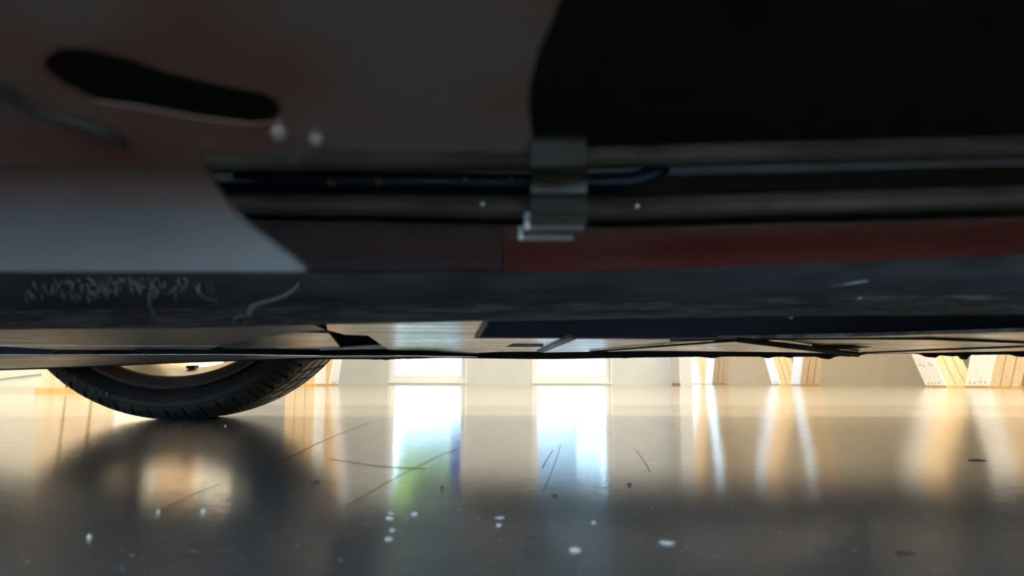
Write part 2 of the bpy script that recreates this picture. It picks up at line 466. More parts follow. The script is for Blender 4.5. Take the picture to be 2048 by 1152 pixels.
vcolumn(on_y(1978, 773, 10.2).x, 10.2, 11.0, 'pale V-shaped timber column nearest on the right with nail marks', -1, on_y(1895, 772, 11.0).x, nails=(1, 2))
vcolumn(on_y(1600, 770, 16.6).x, 16.6, 17.5, 'V-shaped timber column with two dark grooves in the middle of the right row', -1, on_y(1562, 770, 17.5).x)
vcolumn(on_y(1425, 768, 22.2).x, 22.2, 23.2, 'smallest and farthest V-shaped timber column beside the white wall end', -1, on_y(1403, 768, 23.2).x, lf=0.7, dy=0.8, dyf=1.5)
xL = on_y(79, 791, 4.15).x
vcolumn(xL, 4.15, 4.95, 'timber column foot close behind the left edge of the tyre', 1, ln=-0.1, lf=0.5)
xL2 = on_y(612, 774, 10.9).x
vcolumn(xL2 - .30, 10.9, 11.7, 'timber column foot just right of the tyre against the white wall', 1, ln=0.0, lf=0.6)

# ------------------------------------------------------------------ outdoors
tag(box('ground_yard', -60, 60, -60, 95, -0.4, -0.21, M['yard']), kind=S)
bl = empty('outbuilding', (-6, 46, 0))
tag(bl, 'pale rendered building with a grey tower in the yard outside the windows', 'building')
box('wall', -30, 6.0, 46, 52, -.05, 3.55, M['render'], bl)
mesh('roof', [(-30.4, 45.6, 3.55), (6.4, 45.6, 3.55), (6.4, 52.4, 3.55), (-30.4, 52.4, 3.55), (-30.4, 49, 4.1), (6.4, 49, 4.1)],
     [(0, 1, 5, 4), (3, 2, 5, 4), (0, 4, 3), (1, 2, 5), (0, 1, 2, 3)], M['greyclad'], bl)
box('wing', 3.9, 6.0, 45.7, 46, -.2, 4.75, M['render'], bl)
box('tower', 1.2, 11, 52, 62, -.2, 15, M['greyclad'], bl)
box('parapet', 1.0, 11.2, 51.8, 62.2, 15, 15.5, M['render'], bl)
def tree(x, y, h, r, lab):
    t = empty('tree', (x, y, -.05)); tag(t, lab, 'tree', 'trees beyond the yard')
    tube('trunk', [(x, y, -.05), (x + .1, y, h * .4), (x, y, h * .8)], [.25, .2, .08], M['bark'], t)
    rnd = random.Random(int(x * 7)); vs = []; fs = []
    for i in range(2200):
        d = Vector((rnd.gauss(0, 1), rnd.gauss(0, 1), rnd.gauss(0, 1))).normalized() * (rnd.random() ** .4)
        p = Vector((x + d.x * r, y + d.y * r, h * .62 + d.z * h * .45))
        u = Vector((rnd.gauss(0, 1), rnd.gauss(0, 1), rnd.gauss(0, 1))).normalized() * .28
        q = Vector((rnd.gauss(0, 1), rnd.gauss(0, 1), rnd.gauss(0, 1))).normalized() * .22
        n = len(vs); vs += [p - u, p + q, p + u, p - q]; fs.append((n, n + 1, n + 2, n + 3))
    for i in range(16):                      # leaf masses inside the crown
        d = Vector((rnd.gauss(0, 1), rnd.gauss(0, 1), rnd.gauss(0, 1))).normalized() * .55
        c = Vector((x + d.x * r, y + d.y * r, h * .62 + d.z * h * .45))
        n = len(vs); q = r * .5; nu, nv = 10, 7
        for a_ in range(nv + 1):
            for b_ in range(nu):
                rr = q * rnd.uniform(.85, 1.12)
                vs.append(c + Vector((math.sin(math.pi * a_ / nv) * math.cos(2 * math.pi * b_ / nu), math.sin(math.pi * a_ / nv) * math.sin(2 * math.pi * b_ / nu), math.cos(math.pi * a_ / nv))) * rr)
        for a_ in range(nv):
            for b_ in range(nu):
                fs.append((n + a_ * nu + b_, n + a_ * nu + (b_ + 1) % nu, n + (a_ + 1) * nu + (b_ + 1) % nu, n + (a_ + 1) * nu + b_))
    me = bpy.data.meshes.new('foliage'); me.from_pydata(vs, [], fs)
    o = link('foliage', me, M['leaf'], t); tag(o, kind='stuff')
tree(-5.2, 57, 14, 4.0, 'yellow green leafy tree standing outside the left window')
tree(-13.5, 58, 9, 2.8, 'green tree farthest to the left outside the windows')
bn = empty('banner', (X_at(917, 16.2), 16.2, 0))
tag(bn, 'blue upright banner outside the right edge of the left window', 'banner')
bx = X_at(917, 16.2)
tube('rod', [(bx - .18, 16.2, 3.5), (bx + .17, 16.2, 3.5)], .018, M['frame'], bn)
tube('mast', [(bx + .17, 16.2, 3.5), (bx + .17, 16.2, 0.9), (bx + .17, 16.2, -.21)], .012, M['frame'], bn)
box('cloth', bx - .16, bx + .15, 19.49, 16.21, 0.95, 3.49, M['banner'], bn)

# ------------------------------------------------------------------ car
car = empty('car', (0.7, 0.65, 0.0))
tag(car, 'low dark red car seen from underneath, standing over the camera', 'car')

# body shell: side outline with both wheel arches, hollow below
WXC, WB = -0.604, 2.55          # wheel centre, wheelbase
RC, RT = 0.3255, 0.3275
CY0, CY1 = -0.30, 1.62
def arch(cx, r, n=14):
    return [(cx - r * math.cos(math.pi * k / n), max(0.24, RC + r * math.sin(math.pi * k / n))) for k in range(n + 1)]
out = [(-1.50, 0.24)] + arch(WXC, 0.365) + [(-0.2, .24), (1.55, .24)] + arch(WXC + WB, 0.365) + [(2.75, 0.24), (2.85, .32), (2.86, .55),
      (2.78, .84), (2.2, .93), (1.6, .96), (0.2, .94), (-0.4, .86), (-1.2, .70), (-1.55, .52), (-1.6, .34)]
def shell(nm, o2, y0, y1, inset, mt, top=None):
    vs = []; fs = []; n = len(o2)
    for (yy, k) in ((y0, 1), (y0 + .12, 0), (y1 - .12, 0), (y1, 1)):
        for (x, z) in o2:
            zz = z - (inset if (k and z > .6) else 0)
            vs.append((x, yy, zz))
    for j in range(3):
        for i in range(n):
            fs.append((j * n + i, j * n + (i + 1) % n, (j + 1) * n + (i + 1) % n, (j + 1) * n + i))
    fs.append(tuple(range(n))); fs.append(tuple(3 * n + i for i in range(n)))
    return mesh(nm, vs, fs, mt, car)
shell('body_shell', out, CY0, CY1, 0.05, M['red_clear'])
gh = [(-.1, .93), (0.55, 1.22), (1.0, 1.27), (1.5, 1.24), (2.15, .94)]
vs = [(x, CY0 + .14 + (.18 if z > 1 else 0), z) for x, z in gh] + [(x, CY1 - .14 - (.18 if z > 1 else 0), z) for x, z in gh]
mesh('cabin_glass', vs, [tuple(range(5)), tuple(range(9, 4, -1))] + [(i, (i + 1) % 5, 5 + (i + 1) % 5, 5 + i) for i in range(5)], M['glass_dark'], car)
box('floor_pan', -0.22, 1.55, CY0 + .1, CY1 - .1, 0.205, 0.245, M['black'], car)
box('floor_pan', -1.45, -0.98, CY0 + .1, CY1 - .1, 0.205, 0.245, M['black'], car)
box('gearbox_tunnel', -0.97, -0.22, 0.24, 1.12, 0.20, 0.60, M['black'], car)
box('engine_cover', -0.97, -0.22, -0.02, 0.24, 0.22, 0.60, M['black'], car)
bevel(box('far_sill', -0.19, 1.52, 1.44, 1.60, 0.128, 0.25, M['red'], car), 0.02, 3)
bevel(box('near_sill', -0.19, 1.52, -0.29, -0.16, 0.215, 0.27, M['red'], car), 0.02, 3)
bevel(box('bumper_skirt', -1.56, -1.0, 1.50, 1.60, 0.13, 0.25, M['red'], car), 0.02, 3)

# ---- wheels
NP = 66
def tyre_mesh():
    prof = []   # (y offset from inner face, radius, shoulder flag 0/1/2(groove))
    inner = [(.030, .262, 0), (.018, .270, 0), (.010, .278, 0), (.0035, .286, 0), (.000, .2945, 0), (.0015, .302, 0),
             (.0030, .3035, 0), (.0035, .3055, 0), (.0065, .3120, 1), (.0135, .3175, 1), (.024, .3222, 1), (.036, .3250, 1)]
    mid = []
    gw = .0085
    for k, g in enumerate((.050, .090, .134, .174)):
        mid += [(g - gw / 2, .3262, 3), (g - gw / 2 + .0006, .3190, 2), (g + gw / 2 - .0006, .3190, 2), (g + gw / 2, .3262, 3)]
        if k < 3:
            mid += [(g + .02, .3274, 3)]
    W = .224
    outer = [(W - y, r, f) for (y, r, f) in reversed(inner)]
    prof = inner + mid + outer
    vs = []; fs = []
    angs = []
    for p in range(NP):
        for (t, s) in ((0, 0), (.02, 1), (.17, 1), (.19, 0), (.50, 0), (.515, 2), (.575, 2), (.59, 0)):
            angs.append(((p + t) / NP * 2 * math.pi, s, p))
    n = len(prof)
    for (a, s, p) in angs:
        for j, (y, r, f) in enumerate(prof):
            rr = r; aa = a
            if f == 1:
                if s == 1: rr -= .0050
                if s == 2 and y > .008 and y < .215: rr -= .0040
                aa = a + (.010 if y < .112 else -.010)
            if f == 3:
                aa = a + (y - .112) * .55
                if s == 1: rr -= .005
            if f == 2:
                aa = a + (y - .112) * .55
            x = rr * math.sin(aa); z = -rr * math.cos(aa)
            if f or r > .30:
                z = max(z, -RC)
            vs.append((x, y, z))
    T = len(angs)
    for i in range(T):
        for j in range(n - 1):
            a = i * n + j; b = ((i + 1) % T) * n + j
            fs.append((a, a + 1, b + 1, b))
    me = bpy.data.meshes.new('tyre'); me.from_pydata(vs, [], fs)
    me.materials.append(M['rubber'])
    bm = bmesh.new(); bm.from_mesh(me); bmesh.ops.recalc_face_normals(bm, faces=bm.faces); bm.to_mesh(me); bm.free()
    me.polygons.foreach_set('use_smooth', [True] * len(me.polygons))
    me.set_sharp_from_angle(angle=R(32))
    return me

def lathe_mesh(nm, prof, mt, n=128, closed=False, a0=0, a1=2 * math.pi):
    vs = []; fs = []; k = len(prof)
    full = abs(a1 - a0 - 2 * math.pi) < 1e-6
    T = n if full else n + 1
    for i in range(T):
        a = a0 + (a1 - a0) * i / n
        for (y, r) in prof:
            vs.append((r * math.sin(a), y, -r * math.cos(a)))
    for i in range(n):
        for j in range(k if closed else k - 1):
            a = i * k + j; b = i * k + (j + 1) % k
            c = ((i + 1) % T) * k
            fs.append((a, b, c + (j + 1) % k, c + j))
    if not full and closed:
        fs.append(tuple(range(k))); fs.append(tuple(n * k + j for j in range(k)))
    me = bpy.data.meshes.new(nm); me.from_pydata(vs, [], fs); me.materials.append(mt)
    bm = bmesh.new(); bm.from_mesh(me); bmesh.ops.recalc_face_normals(bm, faces=bm.faces); bm.to_mesh(me); bm.free()
    me.polygons.foreach_set('use_smooth', [True] * len(me.polygons))
    me.set_sharp_from_angle(angle=R(35))
    return me

ty = tyre_mesh()
rim = lathe_mesh('wheel', [(.030, .262), (.016, .266), (.013, .2690), (.014, .2710), (.0185, .2705), (.022, .2660), (.026, .2655), (.040, .2650),
                           (.10, .262), (.20, .262), (.212, .270), (.215, .266), (.206, .256), (.19, .248), (.165, .240),
                           (.13, .2315), (.095, .2340), (.060, .2430), (.034, .2490)], M['alloy'], closed=True)
flange = lathe_mesh('rim_flange', [(.0335, .2492), (.0290, .2500), (.0240, .2540), (.0200, .2600), (.0170, .2635), (.0150, .2660),
                                   (.0180, .2665), (.030, .2560), (.036, .2500)], M['alloy_dark'], closed=True)
lip = lathe_mesh('rim_lip', [(.0100, .2675), (.0085, .2695), (.0100, .2715), (.0150, .2720), (.0150, .2665)], M['disc'], closed=True)
def spoke_mesh():
    vs = []; fs = []
    for (r, hw, y0, y1) in ((.05, .032, .175, .205), (.12, .024, .18, .207), (.19, .019, .178, .204), (.245, .022, .170, .20)):
        vs += [(-hw, y0, -r), (hw, y0, -r), (hw * .8, y1, -r), (-hw * .8, y1, -r)]
    for i in range(3):
        for j in range(4):
            fs.append((i * 4 + j, i * 4 + (j + 1) % 4, (i + 1) * 4 + (j + 1) % 4, (i + 1) * 4 + j))
    fs += [(0, 1, 2, 3), (12, 13, 14, 15)]
    me = bpy.data.meshes.new('spoke'); me.from_pydata(vs, [], fs); me.materials.append(M['alloy'])
    bm = bmesh.new(); bm.from_mesh(me); bmesh.ops.recalc_face_normals(bm, faces=bm.faces); bm.to_mesh(me); bm.free()
    return me
spk = spoke_mesh()
hub = lathe_mesh('hub', [(.10, .0), (.10, .075), (.17, .075), (.18, .06), (.21, .055), (.212, 0)], M['alloy_dark'], 40)
disc = lathe_mesh('brake_disc', [(.085, .08), (.085, .165), (.11, .165), (.11, .08)], M['disc'], 64, closed=True)
bw = bmesh.new()
a0 = R(2)
def wt_mesh():
    vs = []; fs = []
    for i in range(5):
        a = R(.4) + R(3.6) * i / 4
        for (y, r) in ((.085, .2343), (.105, .2330), (.105, .2290), (.085, .2300)):
            vs.append((r * math.sin(a), y, -r * math.cos(a)))
    for i in range(4):
        for j in range(4):
            fs.append((i * 4 + j, i * 4 + (j + 1) % 4, (i + 1) * 4 + (j + 1) % 4, (i + 1) * 4 + j))
    fs += [(0, 1, 2, 3), (16, 17, 18, 19)]
    me = bpy.data.meshes.new('balance_weight'); me.from_pydata(vs, [], fs); me.materials.append(M['black'])
    return me
wtm = wt_mesh()
# raised sidewall marks: a band of short strokes and bows
def mark_mesh():
    vs = []; fs = []
    def stroke(pts, wd=.0011):
        for (a, r), (b, s) in zip(pts[:-1], pts[1:]):
            p = Vector((r * math.sin(a), 0, -r * math.cos(a))); q = Vector((s * math.sin(b), 0, -s * math.cos(b)))
            d = (q - p).normalized(); e = Vector((-d.z, 0, d.x)) * wd
            n = len(vs)
            for y in (-.0012, .0022):
                for k in (p - e, q - e, q + e, p + e):
                    vs.append((k.x, y, k.z))
            fs.extend([tuple(i + n for i in f) for f in BOXF])
    def bow(a, r, w_, h_, flip):
        pts = []
        for k in range(7):
            t = math.pi * (k / 6 - .5)
            pts.append((a + flip * w_ * math.cos(t), r + h_ * math.sin(t)))
        stroke(pts)
    r = .2965
    for base in (R(-36.5),):
        bow(base, r + .0025, R(1.0), .0024, 1); bow(base, r - .0025, R(1.0), .0024, 1)
        stroke([(base + R(2.0), r - .005), (base + R(2.4), r + .005)])
        stroke([(base + R(5.2), r - .005), (base + R(6.6), r + .005)])
        stroke([(base + R(7.8), r + .005), (base + R(9.2), r - .005), (base + R(10.2), r + .005)])
        bow(base + R(14.2), r, R(1.2), .005, -1)
        bow(base + R(15.0), r + .0025, R(1.0), .0024, 1); bow(base + R(15.0), r - .0025, R(1.0), .0024, 1)
        stroke([(base + R(17.4), r - .005), (base + R(18.2), r + .005)])
    me = bpy.data.meshes.new('sidewall_marks'); me.from_pydata([tuple(v) for v in vs], [], fs); me.materials.append(M['rubber'])
    return me
mk = mark_mesh()

def wheel(loc, flip, marks):
    root = bpy.data.objects.new('wheel', rim); col.objects.link(root)
    root.parent = car; root.location = Vector(loc) - car.location
    root.rotation_euler = (0, 0, math.pi if flip else 0)
    def sub(nm, me, rot=0):
        o = bpy.data.objects.new(nm, me); col.objects.link(o); o.parent = root
        o.rotation_euler = (0, rot, 0)
        return o
    sub('tyre', ty); sub('rim_flange', flange); sub('rim_lip', lip); sub('hub', hub); sub('brake_disc', disc)
    for k in range(5):
        sub('spoke', spk, R(36 + 72 * k))
    sub('balance_weight', wtm)
    if marks: sub('sidewall_marks', mk)
    return root
WY0 = 1.31
wheel((WXC, WY0, RC), False, True)
wheel((WXC + WB, WY0, RC), False, False)
wheel((WXC, 0.005, RC), True, False)
wheel((WXC + WB, 0.005, RC), True, False)

# ---- glossy undertray, sheet by sheet
A0 = 0.106
plate('undertray_panel', [(-900, 640), (0, 641), (400, 641), (600, 639), (650, 660), (560, 667), (480, 683), (432, 691.5), (0, 689), (-900, 687.5)],
      A0, 0, .0004, M['tray_grey'], car)
plate('undertray_panel', [(-900, 689.5), (0, 690.5), (436, 693), (418, 699.5), (266, 697), (290, 708), (97, 708.3), (117, 699.5), (0, 692.8), (-900, 690.6)],
      A0, 0, .0004, M['tray_grey'], car)
P3A, P3B = 0.102 + .041 * .9, -.041
plate('undertray_panel', [(-900, 708), (0, 709.5), (97, 709.8), (450, 709), (640, 712), (790, 711.5), (955, 714), (860, 716.6), (650, 716.5), (450, 722), (300, 728), (170, 734.5), (0, 737.5), (-900, 742)],
      P3A, P3B, .0004, M['tray_grey'], car)
plate('undertray_panel', [(432, 693), (470, 684), (530, 673), (600, 665.5), (658, 667), (683, 697.5), (722, 711), (640, 711), (560, 707), (480, 702)],
      A0 + .001, 0, .003, M['tray'], car)
plate('undertray_panel', [(655, 660), (652, 642), (700, 638), (900, 633), (976, 634), (976, 647.5), (957, 677), (1147, 677), (1078, 703), (1000, 703.5), (956, 706), (950, 712), (870, 715.5), (790, 709.5), (736, 671), (690, 669.5)],
      A0, 0, .003, M['tray'], car, holes=[[(1026, 687), (1087, 687), (1087, 694), (1010, 694)]])
plate('undertray_panel', [(1148, 677.5), (1300, 679), (1500, 677.5), (1750, 672.5), (2048, 664), (4200, 655), (4200, 702), (2048, 702), (1850, 705.5), (1715, 707.5), (1550, 704), (1300, 701.5), (1085, 705)],
      A0 - .0005, 0, .003, M['tray'], car)
plate('joining_lip', [(1074, 703.5), (1087, 705), (1152, 678.5), (1136, 675.5)], A0 - .0015, 0, .003, M['clip'], car)
plate('joining_lip', [(976, 647), (968, 647), (949, 676.5), (958, 677)], A0 - .0015, 0, .003, M['clip'], car)
plate('stiffening_rib', [(640, 699.2), (772, 696.3), (772, 697.3), (640, 700.4)], A0 - .001, 0, .004, M['clip'], car)
boxes('tray_backing', [(-1.5, 2.5, 0.46, 1.16, 0.150, 0.156), (-1.5, 2.5, 1.13, 1.16, 0.113, 0.150), (-1.5, -0.45, 1.118, 1.128, 0.098, 0.150), (-0.45, -0.2, 1.118, 1.128, 0.106, 0.150)], M['navy'], car)

def bar(nm, pts, z, r, mt=M['black']):
    return tube(nm, [on_plane(x, y, z) for x, y in pts], r, mt, car, 6)
bar('brace_rod', [(1180, 703.5), (1330, 691.5), (1480, 680.5)], A0 - .002, .0012)
bar('brace_bar', [(1476, 679.5), (1590, 693), (1715, 709)], A0 - .004, [.0024, .0030, .0034])
bar('brace_bar', [(1625, 693.5), (1650, 694), (1690, 694), (1742, 694)], A0 - .002, [.0016, .0026, .0022, .0004])
bar('brace_rod', [(1340, 681), (1480, 679), (1700, 678), (1860, 677), (1960, 681), (2048, 684.5), (2200, 690)], A0 - .001, [.0007, .0009, .0007, .0016, .0014, .0014, .0014])
bar('brace_rod', [(1700, 707), (1850, 700.5), (2048, 693), (2250, 686)], A0 - .001, .0011)

# dark cross member seen between the near sill and the undertray
box('cross_member', on_y(965, 660, .655).x, 2.5, .655, .70, .1065, .15, M['navy'], car)

# drip edge: torn underseal hanging off the far flange
def flange_strip():
    Yf = 1.10; n = 2200; x0, x1 = -1000, 3600
    rnd = random.Random(3); vs = []; fs = []
    top = lambda x: interp([-500, 0, 450, 650, 900, 1100, 1300, 1550, 1720, 1860, 2048, 2400], [740, 736.5, 719.5, 714, 706, 699, 698, 699, 700, 698, 697, 696], x)
    bot = lambda x: interp([-500, 0, 80, 450, 650, 760, 900, 1100, 1300, 1430, 1640, 1716, 1735, 1830, 1860, 2048, 2400],
                           [745, 741, 738.5, 723, 718.5, 718.5, 716.2, 718.5, 715, 713, 713.5, 711, 708, 706.5, 710.5, 708.5, 706], x)
    spikes = [(1424, 3.2, 14), (1536, 3, 9), (1580, 2, 5), (1656, 5.5, 12), (1700, 2, 9), (1862, 4, 10), (1872, 3, 6), (1905, 2.5, 14), (1932, 9.5, 6), (2046, 5, 14), (772, 1.8, 8), (752, 1.5, 4), (1250, 1, 6)]
    for i in range(n + 1):
        x = x0 + (x1 - x0) * i / n
        k = min(max((x - 840) / 160, 0), 1)
        Yf = 1.10 * k + (on_plane(x, bot(x) - 3, P3A, P3B).y + .004) * (1 - k)
        b = bot(x) + (rnd.uniform(-.1, .6) if (x > 730 and x < 860) or x > 1380 else rnd.uniform(-.1, .15))
        for (c, h_, wd) in spikes:
            b += h_ * math.exp(-((x - c) / wd) ** 2)
        for (yy, dy) in ((top(x), 0), (b, 0)):
            vs.append(on_y(x, yy, Yf))
        p = on_y(x, b, Yf); vs.append((p.x, Yf + .012, p.z + .001)); p = on_y(x, top(x), Yf); vs.append((p.x, Yf + .012, p.z + .02))
    for i in range(n):
        for j in range(4):
            a = i * 4 + j; b = i * 4 + (j + 1) % 4
            fs.append((a, b, b + 4, a + 4))
    fs += [(0, 1, 2, 3), tuple(n * 4 + j for j in range(4))]
    return mesh('drip_edge', vs, fs, M['black'], car)
flange_strip()

# ---- near side: sill, red inner panel, rails, clip, shield
XS = [-300, 0, 400, 700, 1050, 1200, 1600, 2048, 2500]
gtop = [548, 548, 546, 546, 545, 542, 528, 508, 500]
def mixy(a, b, t): return [p * (1 - t) + q * t for p, q in zip(a, b)]
gbot = [664, 660, 656, 648, 641, 638, 631.5, 629, 626]
gm = mixy(gtop, gbot, .62)
sweep('sill_underseal', XS, [(.352, gtop), (.356, mixy(gtop, gbot, .3)), (.368, gm), (.370, mixy(gtop, gbot, .65))],
      M['sill_dark'], car, -3200, 7000, 400, back=.03, wob=.1, close_up=.03)
sweep('worn_sill_edge', XS, [(.367, mixy(gtop, gbot, .60)), (.378, mixy(gtop, gbot, .74)), (.392, mixy(gtop, gbot, .88)), (.408, mixy(gtop, gbot, .97)), (.42, gbot)],
      M['sill'], car, -3200, 7000, 700, back=.03, wob=.2, close_up=.02)
ftop = [438, 438, 440, 446, 452, 457, 447, 436, 430]
psec = [(.338, [p - 30 for p in ftop]), (.340, mixy(ftop, gtop, .3)), (.346, mixy(ftop, gtop, .75)), (.356, [p + 12 for p in gtop])]
sweep('red_inner_panel', XS, psec, M['red'], car, 1008, 7000, 160, back=.02)
psec2 = [(Y + .003, ys) for Y, ys in psec]
sweep('dusty_inner_panel', XS, psec2, M['dusty_red'], car, -3200, 1016, 120, back=.02)
r2t = [376, 376, 378, 381, 386, 390, 378, 363, 355]
r2b = [426, 426, 428, 431, 438, 442, 430, 418, 410]
sweep('lower_rail', XS, [(.285, r2t), (.272, mixy(r2t, r2b, .2)), (.266, mixy(r2t, r2b, .5)), (.268, mixy(r2t, r2b, .8)), (.275, r2b)], M['rail'], car, -2600, 7500, 260, back=.03)
sweep('rail_flange', XS, [(.300, mixy(r2b, ftop, -.2)), (.297, mixy(r2b, ftop, .6)), (.292, mixy(r2b, ftop, .9)), (.296, [p + 2 for p in ftop])], M['clip'], car, -2600, 7500, 260, back=.02)
r1t = [296, 296, 300, 298, 296, 291, 281, 269, 260]
r1b = [345, 345, 343, 342, 340, 336, 328, 317, 310]
sweep('upper_rail', XS, [(.260, r1t), (.246, mixy(r1t, r1b, .2)), (.240, mixy(r1t, r1b, .55)), (.243, mixy(r1t, r1b, .85)), (.250, r1b)], M['rail'], car, -2600, 7500, 260, back=.03)
sweep('rail_web', XS, [(.300, [p - 6 for p in r1b]), (.300, [p + 10 for p in r2t])], M['black'], car, -2600, 7500, 120, back=.01)
tube('blue_hose', [on_y(x, y, .291) for x, y in ((470, 362), (600, 362), (740, 362), (900, 362), (1050, 364), (1180, 364), (1262, 362), (1300, 350), (1330, 330))], .0034, M['hose'], car, 10)
for (x, y, Y, r) in ((660, 365, .284, .0014), (753, 361, .284, .0015), (930, 358, .284, .0008), (1020, 356, .284, .0008), (965, 408, .2645, .0005), (1275, 412, .2645, .0006)):
    p = on_y(x, y, Y)
    o = lathe_mesh('rivet', [(-r * .8, 0), (-r * .75, r * .5), (-r * .3, r * .9), (0.004, r)], M['bolt'], 12)
    q = link('rivet', o, None, car); q.location = Vector(p) - Vector((0, 0, 0)); 
# clip strapped over both rails
def strap(nm, path, x0, x1, th, mt):
    vs = []; fs = []
    for (Y, y) in path:
        for xx in (x0, x1):
            p = on_y(xx, y, Y); vs += [p, (p.x, p.y + th, p.z + th * .4)]
    for i in range(len(path) - 1):
        a = i * 4; b = a + 4
        fs += [(a, a + 2, b + 2, b), (a + 1, b + 1, b + 3, a + 3), (a, b, b + 1, a + 1), (a + 2, a + 3, b + 3, b + 2)]
    fs += [(0, 1, 3, 2), (len(vs) - 4, len(vs) - 2, len(vs) - 1, len(vs) - 3)]
    return bevel(mesh(nm, vs, fs, mt, car), .0008)
strap('rail_clip', [(.258, 272), (.240, 282), (.236, 330), (.262, 345), (.262, 385), (.258, 400), (.256, 425)], 1062, 1174, .002, M['clip_dark'])
strap('clip_tab', [(.262, 418), (.254, 428), (.252, 450), (.256, 461)], 1058, 1172, .002, M['clip_dark'])
strap('clip_edge', [(.250, 451), (.249, 455), (.250, 461)], 1052, 1168, .0015, M['clip'])
strap('clip_edge', [(.250, 470), (.249, 476), (.250, 482)], 1040, 1148, .0015, M['clip'])
strap('clip_side', [(.251, 424), (.249, 445), (.249, 461)], 1048, 1060, .0015, M['clip_light'])
strap('clip_side', [(.251, 452), (.249, 470), (.249, 480)], 1036, 1047, .0015, M['clip_light'])

# shield sheet close above the lens, with a slot, a cable and two screws
SA, SB = .105 + .25 * .242, -.242
slot = [(118, 96), (170, 96), (240, 112), (330, 142), (450, 172), (530, 186), (558, 204), (563, 228), (545, 243), (500, 248), (400, 236), (290, 216), (190, 202), (125, 168), (90, 140), (90, 116)]
shield = plate('splash_shield', [(-2600, 330), (0, 330), (406, 330), (398, 306),
      (520, 306), (575, 314), (588, 330), (602, 314), (640, 300), (860, 304), (1052, 301), (1064, 272), (1056, 215), (1060, 165), (1076, 100), (1104, 40), (1140, -60), (1180, -140), (-2600, -140)],
      SA, SB, .0002, M['shield'], car, holes=[slot])
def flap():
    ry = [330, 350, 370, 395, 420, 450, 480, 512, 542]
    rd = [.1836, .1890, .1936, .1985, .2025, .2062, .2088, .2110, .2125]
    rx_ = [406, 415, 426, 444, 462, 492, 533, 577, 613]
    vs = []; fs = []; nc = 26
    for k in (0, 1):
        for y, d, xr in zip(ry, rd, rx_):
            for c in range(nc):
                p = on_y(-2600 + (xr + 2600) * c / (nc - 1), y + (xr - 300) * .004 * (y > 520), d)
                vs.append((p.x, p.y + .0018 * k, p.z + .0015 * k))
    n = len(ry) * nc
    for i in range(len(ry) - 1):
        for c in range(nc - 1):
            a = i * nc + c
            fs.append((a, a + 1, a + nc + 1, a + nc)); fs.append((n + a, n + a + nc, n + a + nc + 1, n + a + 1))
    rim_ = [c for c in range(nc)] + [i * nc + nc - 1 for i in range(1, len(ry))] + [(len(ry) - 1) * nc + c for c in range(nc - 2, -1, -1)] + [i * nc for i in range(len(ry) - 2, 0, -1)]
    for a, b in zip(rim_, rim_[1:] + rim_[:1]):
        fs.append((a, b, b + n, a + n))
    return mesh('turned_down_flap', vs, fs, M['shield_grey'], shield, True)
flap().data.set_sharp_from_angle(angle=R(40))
tube('brake_cable', [on_plane(x, y, SA - .001, SB) for x, y in ((-120, 130), (-40, 165), (20, 190), (70, 222), (140, 243), (200, 262), (235, 278), (252, 300))], [.0013] * 6 + [.0011, .0004], M['black'], shield, 8)
for (x, y, r) in ((557, 260, .0016), (632, 273, .0013)):
    p = on_plane(x, y, SA, SB)
    o = lathe_mesh('screw', [(0, 0), (0, r), (.0012, r), (.0016, r * 1.3), (.002, r * 1.3)], M['bolt'], 14)
    q = link('screw', o, None, shield)
    q.location = (p.x, p.y, p.z - .0014); q.rotation_euler = (R(70), 0, 0)
sweep('shield_edge', [380, 1060], [(.186, [292, 290]), (.184, [298, 298]), (.187, [303, 303])], M['clip'], car, 870, 1050, 8, back=.004)

# pale scrapes gouged into the sill
def sill_pt(x, y):
    g0 = interp(XS, gtop, x); g1 = interp(XS, gbot, x)
    t = (y - g0) / (g1 - g0)
    ks = [(0, .352), (.3, .356), (.62, .368), (.88, .392), (1, .42)]
    Y = interp([k[0] for k in ks], [k[1] for k in ks], t)
    return on_y(x, y, Y - .0006)
def scrape(pts, r):
    return tube('scrape_mark', [sill_pt(x, y) for x, y in pts], r, M['scrape'], car, 5)
scrape([(598, 566), (588, 580), (570, 592), (545, 600), (520, 606), (505, 614), (500, 626), (504, 636)], [.0004, .0009, .0012, .0013, .0016, .0020, .0016, .0006])
scrape([(498, 640), (484, 648), (470, 644), (470, 634), (486, 630), (498, 634)], [.0006, .0010, .0011, .0009, .0009, .0005])
scrape([(298, 586), (300, 606), (308, 628), (318, 634), (345, 638)], [.0006, .0010, .0010, .0006, .0003])
scrape([(398, 566), (396, 580), (404, 592), (420, 600), (440, 604)], [.0005, .0010, .0010, .0007, .0003])
scrape([(1712, 602), (1722, 594)], [.0006, .0008])
scrape([(1660, 574), (1735, 562)], [.0002, .0006])
scrape([(1574, 632), (1582, 636), (1588, 632)], [.0006, .0012, .0003])
rnd = random.Random(5)
for i in range(130):
    x = 20 + 420 * (rnd.random() + rnd.random()) / 2
    y = 552 + rnd.random() * (38 if x < 250 else 26 + (x - 250) * .12)
    lean = rnd.uniform(-5, 9); ln = rnd.uniform(8, 22); cu = rnd.uniform(-5, 5)
    scrape([(x, y), (x + lean * .3 + cu, y + ln * .35), (x + lean * .7 + cu * .6, y + ln * .7), (x + lean, y + ln)],
           [.0001, rnd.uniform(.0003, .0006), rnd.uniform(.0003, .0006), .0001])

